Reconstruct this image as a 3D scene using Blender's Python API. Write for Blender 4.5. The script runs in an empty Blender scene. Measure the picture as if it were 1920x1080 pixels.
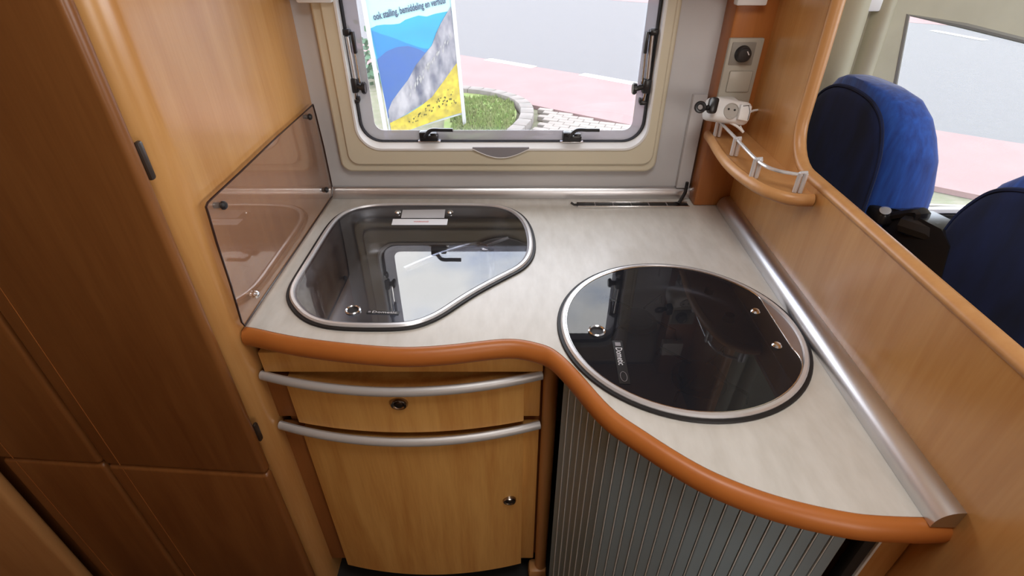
import bpy, bmesh, math, random
from mathutils import Vector, Matrix
random.seed(4)
SC = bpy.context.scene
COL = SC.collection
R = math.radians

# ------------------------------------------------------------------ camera, world, lights
FP = 977.0; PITCH = R(34.6); CAMZ = 1.5
cam = bpy.data.cameras.new('camera'); cam.sensor_width = 36; cam.lens = FP / 1920 * 36; cam.clip_start = .02
camo = bpy.data.objects.new('camera', cam); COL.objects.link(camo)
camo.location = (0, 0, CAMZ); camo.rotation_euler = (math.pi / 2 - PITCH, 0, 0); SC.camera = camo

SC.view_settings.view_transform = 'Standard'; SC.view_settings.look = 'None'
SC.view_settings.gamma = 1; SC.view_settings.exposure = 0.0
SC.view_settings.use_curve_mapping = False
SC.cycles.max_bounces = 8; SC.cycles.transparent_max_bounces = 12; SC.cycles.caustics_reflective = False
SC.cycles.sample_clamp_indirect = 6

SKY = 7.5
w = bpy.data.worlds.new('cloudy_sky'); SC.world = w; w.use_nodes = True
n = w.node_tree.nodes; l = w.node_tree.links; bg = n['Background']
tc = n.new('ShaderNodeTexCoord'); mp = n.new('ShaderNodeMapping'); mp.inputs['Scale'].default_value = (1.2, 1.2, 2.6)
mp.inputs['Location'].default_value = (.35, .2, .1)
nz = n.new('ShaderNodeTexNoise'); nz.inputs['Scale'].default_value = 2.6; nz.inputs['Detail'].default_value = 6; nz.inputs['Roughness'].default_value = .55
cr = n.new('ShaderNodeValToRGB'); cr.color_ramp.elements[0].position = .36; cr.color_ramp.elements[0].color = (.34, .44, .68, 1)
cr.color_ramp.elements[1].position = .56; cr.color_ramp.elements[1].color = (1, 1, 1, 1)
e = cr.color_ramp.elements.new(.45); e.color = (.70, .76, .88, 1)
l.new(tc.outputs['Generated'], mp.inputs[0]); l.new(mp.outputs[0], nz.inputs[0]); l.new(nz.outputs[0], cr.inputs[0])
l.new(cr.outputs[0], bg.inputs[0]); bg.inputs[1].default_value = SKY

def area(name, loc, target, sx, sy, power, color=(1, 1, 1)):
    d = bpy.data.lights.new(name, 'AREA'); d.shape = 'RECTANGLE'; d.size = sx; d.size_y = sy; d.energy = power; d.color = color
    o = bpy.data.objects.new(name, d); COL.objects.link(o); o.location = loc
    o.rotation_euler = (Vector(target) - Vector(loc)).to_track_quat('-Z', 'Y').to_euler()
    return o
# daylight entering through the windscreen, the window across the aisle and the roof hatch
area('windscreen_daylight', (2.35, .2, 1.45), (0, .45, .9), 1.5, .6, 24, (.93, .96, 1))
area('aisle_window_daylight', (.75, -1.15, 1.45), (.1, .9, .9), .9, .5, 10, (1, .95, .9))
area('roof_hatch_daylight', (.15, .25, 2.08), (.12, .45, .5), .5, .5, 8, (1, .97, .93))
p = area('window_portal', (-.02, 1.37, 1.23), (-.02, 0, 1.23), .74, .40, 1); p.data.cycles.is_portal = True

# ------------------------------------------------------------------ pixel to point on a real plane
cs, sn = math.cos(PITCH), math.sin(PITCH)
def ray(x, y):
    X = (x - 960) / FP; d = (y - 540) / FP
    return Vector((X, cs - d * sn, -(sn + d * cs)))
def onZ(x, y, z): r = ray(x, y); t = (z - CAMZ) / r.z; return Vector((0, 0, CAMZ)) + r * t
def onY(x, y, Y): r = ray(x, y); return Vector((0, 0, CAMZ)) + r * (Y / r.y)
def onX(x, y, X): r = ray(x, y); return Vector((0, 0, CAMZ)) + r * (X / r.x)
def onP(x, y, p0, nrm):
    r = ray(x, y); c = Vector((0, 0, CAMZ)); return c + r * ((p0 - c).dot(nrm) / r.dot(nrm))

# ------------------------------------------------------------------ materials
MATS = {}
def mat(name, color, rough=.5, metal=0, spec=.5, noise=None, nscale=(30, 30, 30), bump=0, coat=0, sheen=0, emis=None, bscale=None, detail=4):
    if name in MATS: return MATS[name]
    m = bpy.data.materials.new(name); m.use_nodes = True; MATS[name] = m
    N = m.node_tree.nodes; L = m.node_tree.links; b = N['Principled BSDF']
    b.inputs['Base Color'].default_value = (*color, 1); b.inputs['Roughness'].default_value = rough
    b.inputs['Metallic'].default_value = metal; b.inputs['Specular IOR Level'].default_value = spec
    b.inputs['Coat Weight'].default_value = coat; b.inputs['Coat Roughness'].default_value = .15
    b.inputs['Sheen Weight'].default_value = sheen
    if noise or bump:
        t = N.new('ShaderNodeTexCoord'); mpp = N.new('ShaderNodeMapping'); mpp.inputs['Scale'].default_value = nscale
        z = N.new('ShaderNodeTexNoise'); z.inputs['Scale'].default_value = 1; z.inputs['Detail'].default_value = detail
        L.new(t.outputs['Object'], mpp.inputs[0]); L.new(mpp.outputs[0], z.inputs[0])
        if noise:
            c = N.new('ShaderNodeValToRGB'); c.color_ramp.elements[0].position = .3; c.color_ramp.elements[1].position = .7
            c.color_ramp.elements[0].color = (*noise, 1); c.color_ramp.elements[1].color = (*color, 1)
            L.new(z.outputs[0], c.inputs[0]); L.new(c.outputs[0], b.inputs['Base Color'])
        if bump:
            bp = N.new('ShaderNodeBump'); bp.inputs['Strength'].default_value = bump; bp.inputs['Distance'].default_value = .002
            L.new(z.outputs[0], bp.inputs['Height']); L.new(bp.outputs[0], b.inputs['Normal'])
    if emis:
        b.inputs['Emission Color'].default_value = (*emis[:3], 1); b.inputs['Emission Strength'].default_value = emis[3]
    return m
def glass(name, tint, ior=1.5, rough=0.0, haze=0.0, hazecol=(.7, .7, .75)):
    m = bpy.data.materials.new(name); m.use_nodes = True; MATS[name] = m
    N = m.node_tree.nodes; L = m.node_tree.links; N.remove(N['Principled BSDF']); out = N['Material Output']
    tr = N.new('ShaderNodeBsdfTransparent'); tr.inputs[0].default_value = (*tint, 1)
    gl = N.new('ShaderNodeBsdfGlossy'); gl.inputs['Roughness'].default_value = rough
    f0 = ((ior - 1) / (ior + 1)) ** 2      # Schlick reflectance, the same from both sides of a thin sheet
    lw = N.new('ShaderNodeLayerWeight'); lw.inputs[0].default_value = .5
    pw = N.new('ShaderNodeMath'); pw.operation = 'POWER'; pw.inputs[1].default_value = 5; L.new(lw.outputs['Facing'], pw.inputs[0])
    fr = N.new('ShaderNodeMath'); fr.operation = 'MULTIPLY_ADD'; fr.inputs[1].default_value = 1 - f0; fr.inputs[2].default_value = f0; L.new(pw.outputs[0], fr.inputs[0])
    mx = N.new('ShaderNodeMixShader'); L.new(fr.outputs[0], mx.inputs[0])
    base = tr
    if haze:
        df = N.new('ShaderNodeBsdfDiffuse'); df.inputs[0].default_value = (*hazecol, 1)
        m2 = N.new('ShaderNodeMixShader'); m2.inputs[0].default_value = haze
        L.new(tr.outputs[0], m2.inputs[1]); L.new(df.outputs[0], m2.inputs[2]); base = m2
    L.new(base.outputs[0], mx.inputs[1]); L.new(gl.outputs[0], mx.inputs[2]); L.new(mx.outputs[0], out.inputs[0])
    return m
def wood(name, c1, c2, rough=.33, scale=(26, 26, 2.2), coat=0):
    m = bpy.data.materials.new(name); m.use_nodes = True; MATS[name] = m
    N = m.node_tree.nodes; L = m.node_tree.links; b = N['Principled BSDF']
    t = N.new('ShaderNodeTexCoord'); mpp = N.new('ShaderNodeMapping'); mpp.inputs['Scale'].default_value = scale
    z = N.new('ShaderNodeTexNoise'); z.inputs['Scale'].default_value = 1; z.inputs['Detail'].default_value = 3; z.inputs['Distortion'].default_value = .6
    mp2 = N.new('ShaderNodeMapping'); mp2.inputs['Scale'].default_value = tuple(s * (9 if s > 10 else 7) for s in scale)
    z2 = N.new('ShaderNodeTexNoise'); z2.inputs['Scale'].default_value = 1; z2.inputs['Detail'].default_value = 2
    mth = N.new('ShaderNodeMath'); mth.operation = 'MULTIPLY_ADD'; mth.inputs[1].default_value = .35
    c = N.new('ShaderNodeValToRGB'); c.color_ramp.elements[0].position = .42; c.color_ramp.elements[1].position = .88
    c.color_ramp.elements[0].color = (*c2, 1); c.color_ramp.elements[1].color = (*c1, 1)
    L.new(t.outputs['Object'], mpp.inputs[0]); L.new(t.outputs['Object'], mp2.inputs[0])
    L.new(mpp.outputs[0], z.inputs[0]); L.new(mp2.outputs[0], z2.inputs[0])
    L.new(z2.outputs[0], mth.inputs[0]); L.new(z.outputs[0], mth.inputs[2]); L.new(mth.outputs[0], c.inputs[0]); L.new(c.outputs[0], b.inputs['Base Color'])
    b.inputs['Roughness'].default_value = rough; b.inputs['Coat Weight'].default_value = coat; b.inputs['Coat Roughness'].default_value = .22
    return m
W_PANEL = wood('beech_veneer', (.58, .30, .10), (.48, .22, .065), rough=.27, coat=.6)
W_DOOR = wood('shaded_door_veneer', (.25, .098, .027), (.18, .062, .016))  # reddish door veneer, with the shade on the doors darkened into its colour
W_FRONT = wood('cabinet_veneer', (.72, .40, .12), (.56, .26, .065))
W_EDGE = wood('orange_edge_lipping', (.50, .165, .035), (.44, .135, .026), rough=.4, scale=(6, 6, 6))
W_LIGHT = wood('light_lipping', (.58, .30, .115), (.50, .24, .085), rough=.38)
W_POST = wood('post_veneer', (.46, .17, .045), (.37, .125, .03))
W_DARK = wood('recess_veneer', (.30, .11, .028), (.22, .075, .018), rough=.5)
M_TOP = mat('speckled_cream_laminate', (.69, .675, .635), rough=.32, noise=(.60, .58, .535), nscale=(55, 18, 55), detail=6)
M_ALU = mat('satin_aluminium', (.68, .68, .70), rough=.34, metal=1)
M_RAIL = mat('silver_lacquer', (.60, .59, .59), rough=.42, metal=.35)
M_RIM = mat('bright_rim_steel', (.78, .78, .80), rough=.28, metal=.55)
M_CHROME = mat('polished_steel', (.86, .86, .87), rough=.16, metal=1)
M_STEEL = mat('brushed_sink_steel', (.50, .51, .52), rough=.36, metal=1, bump=.05, nscale=(8, 200, 8))
M_BLACK = mat('black_rubber', (.012, .011, .012), rough=.55)
M_BPLAS = mat('black_plastic', (.016, .015, .017), rough=.3)
M_DARKB = mat('dark_brown_plastic', (.03, .018, .012), rough=.4)
M_WHITE = mat('white_plastic', (.80, .80, .80), rough=.35)
M_WALL = mat('pale_wall_board', (.60, .59, .60), rough=.5, noise=(.56, .55, .56), nscale=(9, 9, 9))
M_CREAM = mat('cream_window_plastic', (.66, .60, .46), rough=.42)
M_CREAM2 = mat('cream_cab_trim', (.52, .49, .36), rough=.6, noise=(.47, .44, .32), nscale=(14, 14, 14))
M_PLATE = mat('grey_beige_switch_plastic', (.40, .37, .31), rough=.4)
M_GREY = mat('grey_grip_plastic', (.26, .25, .27), rough=.45)
M_SLAT = mat('grey_shutter_plastic', (.25, .32, .36), rough=.36)
M_JOINT = mat('joint_highlight_and_trim', (.62, .62, .60), rough=.4)  # highlight on the joints put into the colour; the guide trim itself is pale
M_BLUE = mat('blue_velour', (.014, .095, .48), rough=.85, noise=(.008, .04, .24), nscale=(90, 90, 12), bump=.3, sheen=.25)
M_BLUE_SHADE = mat('shaded_blue_velour', (.006, .017, .085), rough=.95, noise=(.002, .007, .032), nscale=(22, 22, 7), bump=.3, sheen=.03)  # same blue velour, with the shade on the seat rears put into the colour
M_SINKGL = glass('smoked_sink_glass', (.42, .42, .44), ior=2.15)
M_HOBGL = glass('smoked_hob_glass', (.13, .13, .145), ior=1.62, haze=.022, hazecol=(.5, .55, .7))
M_SPLASH = glass('bronze_acrylic', (.90, .84, .79), ior=1.6, haze=.10, hazecol=(.66, .53, .46))
M_PANE = glass('clear_acrylic', (.95, .95, .95), ior=1.35, haze=.06, hazecol=(.8, .8, .8))
M_PANEB = glass('milky_acrylic_border', (.70, .70, .74), ior=1.35, haze=.5, hazecol=(.72, .71, .76))
M_CABGL = glass('cab_glass', (.95, .96, .95), ior=1.4, haze=.10, hazecol=(.8, .8, .8))
M_FLOOR = mat('dark_floor_vinyl', (.012, .011, .010), rough=.6)
M_TEXT = mat('print_dark', (.03, .05, .10), rough=.6)
M_TEXTW = mat('print_silver', (.75, .75, .78), rough=.4)
M_TEXTR = mat('print_red', (.55, .03, .03), rough=.5)

# ------------------------------------------------------------------ helpers
def tag(o, label=None, cat=None, group=None, kind=None):
    if label: o['label'] = label
    if cat: o['category'] = cat
    if group: o['group'] = group
    if kind: o['kind'] = kind
    return o
def empty(name, loc, label=None, cat=None, group=None, kind=None):
    o = bpy.data.objects.new(name, None); COL.objects.link(o); o.location = loc; o.empty_display_size = .05
    bpy.context.view_layer.update()
    return tag(o, label, cat, group, kind)
def link(name, me, m, parent=None, smooth=35):
    for pl in me.polygons: pl.use_smooth = smooth is not None
    if smooth is not None: me.set_sharp_from_angle(angle=R(smooth))
    me.materials.clear(); me.materials.append(m)
    o = bpy.data.objects.new(name, me); COL.objects.link(o)
    if parent is not None:
        o.parent = parent; o.matrix_parent_inverse = Matrix.Translation(wloc(parent)).inverted()
    return o
def wloc(p):
    v = Vector(p.location)
    return v
class MB:
    def __init__(s): s.bm = bmesh.new()
    def box(s, c, d, bev=0, rot=None, seg=2):
        r = bmesh.ops.create_cube(s.bm, size=1); vs = r['verts']
        bmesh.ops.scale(s.bm, vec=d, verts=vs)
        if bev:
            es = list({e for v in vs for e in v.link_edges})
            rr = bmesh.ops.bevel(s.bm, geom=es, offset=bev, segments=seg, affect='EDGES', profile=.5)
            vs = list({v for f in rr['faces'] for v in f.verts} | {v for v in vs if v.is_valid})
        if rot is not None: bmesh.ops.rotate(s.bm, cent=(0, 0, 0), matrix=rot, verts=vs)
        bmesh.ops.translate(s.bm, vec=c, verts=vs); return s
    def cyl(s, a, b, r1, r2=None, seg=24, bev=0):
        a = Vector(a); b = Vector(b); dv = b - a
        r = bmesh.ops.create_cone(s.bm, cap_ends=True, segments=seg, radius1=r1, radius2=r1 if r2 is None else r2, depth=dv.length)
        vs = r['verts']
        if bev:
            es = [e for e in {e for v in vs for e in v.link_edges} if len(e.link_faces) == 2 and any(len(f.verts) > 4 for f in e.link_faces)]
            rr = bmesh.ops.bevel(s.bm, geom=es, offset=bev, segments=2, affect='EDGES')
            vs = list({v for f in rr['faces'] for v in f.verts} | {v for v in vs if v.is_valid})
        q = dv.to_track_quat('Z', 'Y').to_matrix()
        bmesh.ops.rotate(s.bm, cent=(0, 0, 0), matrix=q, verts=vs); bmesh.ops.translate(s.bm, vec=(a + b) / 2, verts=vs); return s
    def lathe(s, c, prof, axis=(0, 0, 1), seg=32, sc=(1, 1)):
        q = Vector(axis).to_track_quat('Z', 'Y').to_matrix(); c = Vector(c); rings = []
        for r, z in prof:
            if r < 1e-6: rings.append([s.bm.verts.new(c + q @ Vector((0, 0, z)))])
            else: rings.append([s.bm.verts.new(c + q @ Vector((r * sc[0] * math.cos(2 * math.pi * k / seg), r * sc[1] * math.sin(2 * math.pi * k / seg), z))) for k in range(seg)])
        for A, B in zip(rings, rings[1:]):
            for k in range(seg):
                k2 = (k + 1) % seg
                if len(A) == 1 and len(B) == 1: continue
                if len(A) == 1: s.bm.faces.new((A[0], B[k], B[k2]))
                elif len(B) == 1: s.bm.faces.new((A[k], A[k2], B[0]))
                else: s.bm.faces.new((A[k], A[k2], B[k2], B[k]))
        return s
    def tube(s, pts, r, seg=10, closed=False):
        return s.sweep(pts, [(r * math.cos(2 * math.pi * k / seg), r * math.sin(2 * math.pi * k / seg)) for k in range(seg)], closed, loop=True)
    def sweep(s, pts, prof, closed=False, loop=False, up=(0, 0, 1), fixed_up=False):
        pts = [Vector(p) for p in pts]; n = len(pts); up = Vector(up); rings = []; U = up.copy()
        for i, p in enumerate(pts):
            a = pts[(i - 1) % n] if (closed or i) else p; b = pts[(i + 1) % n] if (closed or i < n - 1) else p
            T = (b - a).normalized()
            if fixed_up: S = T.cross(up).normalized(); V = up
            else:
                if abs(T.dot(U)) > .98: U = Vector((1, 0, 0)) if abs(T.x) < .9 else Vector((0, 1, 0))
                S = T.cross(U).normalized(); V = S.cross(T).normalized(); U = V
            rings.append([s.bm.verts.new(p + S * q[0] + V * q[1]) for q in prof])
        m = len(prof)
        rng = range(n if closed else n - 1)
        for i in rng:
            A = rings[i]; B = rings[(i + 1) % n]
            for k in range(m if loop else m - 1):
                s.bm.faces.new((A[k], A[(k + 1) % m], B[(k + 1) % m], B[k]))
        if loop and not closed:
            s.bm.faces.new(list(reversed(rings[0]))); s.bm.faces.new(rings[-1])
        return s
    def prism(s, pts, d):
        """polygon of 3d points extruded by vector d"""
        A = [s.bm.verts.new(Vector(p)) for p in pts]; B = [s.bm.verts.new(Vector(p) + Vector(d)) for p in pts]
        n = len(A); s.bm.faces.new(A); s.bm.faces.new(list(reversed(B)))
        for k in range(n): s.bm.faces.new((A[k], B[k], B[(k + 1) % n], A[(k + 1) % n]))
        return s
    def loft(s, rings, cap0=True, cap1=True):
        V = [[s.bm.verts.new(Vector(p)) for p in r] for r in rings]; n = len(V[0])
        for A, B in zip(V, V[1:]):
            for k in range(n): s.bm.faces.new((A[k], A[(k + 1) % n], B[(k + 1) % n], B[k]))
        if cap0: s.bm.faces.new(list(reversed(V[0])))
        if cap1: s.bm.faces.new(V[-1])
        return s
    def build(s, name, m, parent=None, smooth=35):
        bmesh.ops.recalc_face_normals(s.bm, faces=s.bm.faces[:])
        me = bpy.data.meshes.new(name); s.bm.to_mesh(me); s.bm.free()
        return link(name, me, m, parent, smooth)
def plate(name, outer, holes, t, origin, u, v, m, parent=None, bev=0, smooth=35):
    """flat board with holes: outlines in (u,v), thickness t along u x v starting at origin"""
    cu = bpy.data.curves.new(name, 'CURVE'); cu.dimensions = '2D'; cu.fill_mode = 'BOTH'; cu.extrude = t / 2 - bev; cu.bevel_depth = bev; cu.bevel_resolution = 2; cu.offset = -bev
    for pts in [outer] + list(holes):
        sp = cu.splines.new('POLY'); sp.points.add(len(pts) - 1)
        for q, pt in zip(sp.points, pts): q.co = (pt[0], pt[1], 0, 1)
        sp.use_cyclic_u = True
    o = bpy.data.objects.new(name, cu); COL.objects.link(o); bpy.context.view_layer.update()
    me = bpy.data.meshes.new_from_object(o.evaluated_get(bpy.context.evaluated_depsgraph_get()))
    bpy.data.objects.remove(o); bpy.data.curves.remove(cu)
    u = Vector(u).normalized(); v = Vector(v).normalized(); nn = u.cross(v); O = Vector(origin)
    for vt in me.vertices: vt.co = O + u * vt.co.x + v * vt.co.y + nn * (vt.co.z + t / 2)
    me.name = name
    return link(name, me, m, parent, smooth)
def rrect(x0, y0, x1, y1, r, seg=8):
    pts = []
    for cx, cy, a in ((x1 - r, y1 - r, 0), (x0 + r, y1 - r, 90), (x0 + r, y0 + r, 180), (x1 - r, y0 + r, 270)):
        for k in range(seg + 1):
            t = R(a + 90 * k / seg); pts.append((cx + r * math.cos(t), cy + r * math.sin(t)))
    return pts
def spline(pts, closed=False, sub=8):
    pts = [Vector(p) for p in pts]; n = len(pts); out = []
    for i in range(n if closed else n - 1):
        g = lambda k: pts[k % n] if closed else pts[max(0, min(n - 1, k))]
        a, b, c, d = g(i - 1), g(i), g(i + 1), g(i + 2)
        for k in range(sub):
            t = k / sub
            out.append(.5 * ((2 * b) + (c - a) * t + (2 * a - 5 * b + 4 * c - d) * t * t + (3 * b - a - 3 * c + d) * t ** 3))
    if not closed: out.append(pts[-1])
    return out
def offset(pts, d, closed=True):
    """offset polyline in xy to its right by d"""
    out = []; n = len(pts)
    for i, p in enumerate(pts):
        a = pts[(i - 1) % n] if (closed or i) else p; b = pts[(i + 1) % n] if (closed or i < n - 1) else p
        T = (Vector(b) - Vector(a)); T.z = 0; T.normalize(); out.append(Vector(p) + Vector((T.y, -T.x, 0)) * d)
    return out
def smoothpts(pts, it=3, closed=True):
    pts = [Vector(p) for p in pts]; n = len(pts)
    for _ in range(it):
        pts = [(pts[(i - 1) % n] + pts[i] * 2 + pts[(i + 1) % n]) / 4 if closed or 0 < i < n - 1 else pts[i] for i in range(n)]
    return pts
def text(name, s, size, origin, u, v, m, parent, depth=.0004, width=None, bold=0):
    cu = bpy.data.curves.new(name, 'FONT'); cu.body = s; cu.size = size; cu.extrude = depth; cu.offset = bold; cu.resolution_u = 2
    o = bpy.data.objects.new(name, cu); COL.objects.link(o); bpy.context.view_layer.update()
    me = bpy.data.meshes.new_from_object(o.evaluated_get(bpy.context.evaluated_depsgraph_get()))
    bpy.data.objects.remove(o); bpy.data.curves.remove(cu)
    mx = max(q.co.x for q in me.vertices); k = (width / mx) if width else 1
    u = Vector(u).normalized(); v = Vector(v); v = (v - u * v.dot(u)).normalized(); nn = u.cross(v)
    for q in me.vertices: q.co = Vector(origin) + u * q.co.x * k + v * q.co.y + nn * q.co.z
    return link(name, me, m, parent, None)

# ------------------------------------------------------------------ main dimensions
WY = 1.31          # inner face of the window wall
LX = -.492         # wood panel left of the worktop
ZT = .90           # worktop surface
def PX(y): return .565 + (y - 1.25) * .0294      # face of the partition on the right

# ------------------------------------------------------------------ setting
tag(MB().box((.4, .1, -.02), (4.4, 2.7, .04)).build('floor', M_FLOOR, smooth=None), kind='structure')
tag(MB().box((.4, .1, 2.13), (4.4, 2.7, .04)).build('ceiling', M_WALL, smooth=None), kind='structure')
tag(MB().box((.4, -1.25, 1.05), (4.4, .04, 2.12)).build('wall_aisle', W_PANEL, smooth=None), kind='structure')
tag(MB().box((-1.75, .1, 1.05), (.04, 2.6, 2.12)).build('wall_left', W_PANEL, smooth=None), kind='structure')
tag(MB().box((2.55, .1, 1.05), (.04, 2.6, 2.12)).build('wall_right', M_CREAM2, smooth=None), kind='structure')
# window wall: one board with the kitchen window opening, cab side as a second board
KW = (-.383, 1.043, .334, 1.425)     # clear opening of the kitchen window x0 z0 x1 z1
wall = plate('wall_window', [(-1.75, 0), (.60, 0), (.60, 2.12), (-1.75, 2.12)], [rrect(KW[0] - .004, KW[1] - .004, KW[2] + .004, KW[3] + .004, .057)],
             .04, (0, WY + .04, 0), (1, 0, 0), (0, 0, 1), M_WALL, smooth=None)
tag(wall, kind='structure')
CWY = 1.36
cw = [onY(1703, 28, CWY), onY(1668, 215, CWY), onY(1640, 386, CWY), onY(1805, 392, CWY), onY(2150, 404, CWY), onY(2150, 150, CWY), onY(1935, 79, CWY), onY(1810, 48, CWY)]
cwp = [(p.x, p.z) for p in cw]
cabwall = plate('wall_cab', [(.60, 0), (2.55, 0), (2.55, 2.12), (.60, 2.12)], [cwp], .03, (0, CWY + .03, 0), (1, 0, 0), (0, 0, 1), M_CREAM2, smooth=None)
tag(cabwall, kind='structure')

# ------------------------------------------------------------------ kitchen window
win = empty('window_1', (0, WY, 1.0), kind='structure')
FY = WY - .022
fr = plate('blind_cassette', rrect(-.442, .978, .372, 1.50, .028), [rrect(KW[0], KW[1], KW[2], KW[3], .055)], .022, (0, WY, 0), (1, 0, 0), (0, 0, 1), M_CREAM, win, bev=.006)
st = plate('raised_frame', rrect(-.418, 1.000, .360, 1.48, .028), [rrect(KW[0] + .0, KW[1] + .0, KW[2], KW[3], .055)], .010, (0, FY + .002, 0), (1, 0, 0), (0, 0, 1), M_CREAM, win, bev=.004)
op = [Vector((a, WY - .03, b)) for a, b in rrect(KW[0] + .001, KW[1] + .001, KW[2] - .001, KW[3] - .001, .054, 10)]
def rimsweep(name, pts, prof, m, parent, up=(0, 1, 0)):
    return MB().sweep(pts, prof, closed=True, loop=True, up=up, fixed_up=True).build(name, m, parent)
def rp(o, y, r, bo=0):     # opening outline inset by o at depth y
    return [Vector((a, y, b)) for a, b in rrect(KW[0] + o, KW[1] + o + bo, KW[2] - o, KW[3] - o, r, 10)]
MB().loft([rp(-.003, WY - .034, .058), rp(.002, WY - .034, .054), rp(.004, WY - .016, .052, .009), rp(-.006, WY - .016, .058), rp(-.003, WY - .034, .058)], False, False).build('white_edge_lining', M_WHITE, win)
MB().loft([rp(.001, WY - .016, .053, .010), rp(.008, WY - .018, .049, .006), rp(.010, WY - .006, .047, .006), rp(-.004, WY - .006, .055, .006), rp(.001, WY - .016, .053, .010)], False, False).build('rubber_gasket', M_BLACK, win)
PY = WY - .028
plate('pane_border', rrect(KW[0] + .001, KW[1] + .001, KW[2] - .001, KW[3] - .001, .053), [rrect(KW[0] + .040, KW[1] + .040, KW[2] - .034, KW[3] - .03, .022)], .002, (0, PY + .022, 0), (1, 0, 0), (0, 0, 1), M_PANEB, win, smooth=None)
MB().box(((KW[0] + KW[2]) / 2, PY + .03, (KW[1] + KW[3]) / 2), (KW[2] - KW[0] - .004, .001, KW[3] - KW[1] - .004)).build('pane', M_PANE, win, smooth=None)
# finger grip under the pane
g0 = onY(886, 281, WY - .036); g1 = onY(992, 281, WY - .036); gb = onY(939, 296, WY - .036); gp = []
for k in range(13):
    t = k / 12; gp.append((g0.x + (g1.x - g0.x) * t, g0.z + .002 - (g0.z - gb.z + .002) * math.sin(math.pi * t)))
gp = gp + [(g1.x, g0.z + .006), (g0.x, g0.z + .006)]
plate('finger_grip', gp, [], .004, (0, WY - .032, 0), (1, 0, 0), (0, 0, 1), M_GREY, win, smooth=None)
MB().tube([Vector((a, WY - .0362, b)) for a, b in gp[:13]], .0012, 6).build('grip_edge', M_WHITE, win)
# latches
def latch(bx0, bx1, tipx, tipy, basey):
    Y = WY - .026
    a = onY(bx0, basey, Y); b = onY(bx1, basey, Y); c = (a + b) / 2; wd = b.x - a.x
    L = MB().box((c.x, Y + .012, a.z + .006), (wd, .028, .016), .003).box((c.x - wd * .25, Y + .006, a.z + .014), (wd * .5, .022, .018), .004).box((c.x + wd * .28, Y + .008, a.z + .012), (wd * .38, .018, .014), .004).build('latch_base', M_BPLAS, win)
    tip = onY(tipx, tipy, Y - .012)
    p0 = Vector((c.x - .008, Y - .004, a.z + .012)); p1 = Vector((c.x + .008, Y - .010, tip.z - .001)); p2 = tip
    prof = [(-.0045, -.0035), (.0045, -.0035), (.0045, .0035), (-.0045, .0035)]
    MB().sweep(spline([p0, p1, (p1 + p2) / 2 + Vector((0, 0, .0005)), p2], sub=6), [(.0062 * math.cos(2 * math.pi * k / 8), .0046 * math.sin(2 * math.pi * k / 8)) for k in range(8)], loop=True).build('latch_lever', M_BPLAS, L)
    MB().cyl((c.x - .006, Y - .008, a.z + .012), (c.x - .006, Y + .01, a.z + .012), .007, seg=16).build('latch_pivot', M_BPLAS, L)
    MB().box((c.x, Y + .013, a.z - .0045), (wd * 1.25, .014, .004), .001).build('latch_strike', M_CHROME, L)
latch(787, 821, 849, 244, 264)
latch(1055, 1090, 1124, 244, 265)
# stays
def stay(s, top, tubea, tubeb, clamp, knob, tip):
    Y = WY - .014
    A = onY(*tubea, Y); B = onY(*tubeb, Y); K = onY(*knob, Y - .004); C = onY(*clamp, Y); T = onY(*tip, Y); P = onY(*top, Y)
    o = MB().tube([A, B], .0055, 12).build('stay_tube', M_ALU, win)
    MB().tube([A + Vector((s * .010, .004, 0)), B + Vector((s * .010, .004, -.01))], .0032, 10).build('stay_rod', M_CHROME, o)
    MB().box(P, (.020, .018, .014), .004).box(P + Vector((s * .014, 0, -.022)), (.007, .012, .046), .002).build('stay_bracket', M_BPLAS, o)
    MB().box(C, (.019, .020, .034), .005).build('stay_clamp', M_BPLAS, o)
    MB().cyl(C, (K.x - s * .003, K.y, K.z), .0065, seg=14).cyl((K.x - s * .004, K.y, K.z), (K.x + s * .005, K.y, K.z), .014, seg=14, bev=.002).build('clamp_knob', M_BPLAS, o)
    MB().tube([C + Vector((0, 0, -.012)), T], .004, 8).build('stay_end', M_CHROME, o)
    MB().box(T + Vector((0, 0, -.002)), (.018, .014, .010), .003).box(T + Vector((s * .008, 0, .004)), (.006, .012, .012), .002).build('stay_hook', M_BPLAS, o)
stay(1, (649, 60), (651, 68), (665, 148), (664, 160), (682, 165), (667, 188))
stay(-1, (1226, 60), (1223, 66), (1214, 150), (1212, 161), (1190, 166), (1206, 191))

# conduit strip and cable right of the window
tag(MB().box((.455, WY - .008, 1.05), (.034, .016, .24), .002).build('cable_cover', M_WALL), 'narrow pale cable cover running up the wall beside the wooden corner post', 'cable cover')
c0 = onY(1287, 350, WY - .02); c1 = onY(1284, 362, WY - .04); c2 = onZ(1272, 382, ZT + .006)
tag(MB().tube(spline([c0 + Vector((0, 0, .012)), c0, c1, c2]), .0045, 8).build('cable', M_BLACK), 'short black cable hanging from the cover into the vent slot', 'cable')

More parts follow.
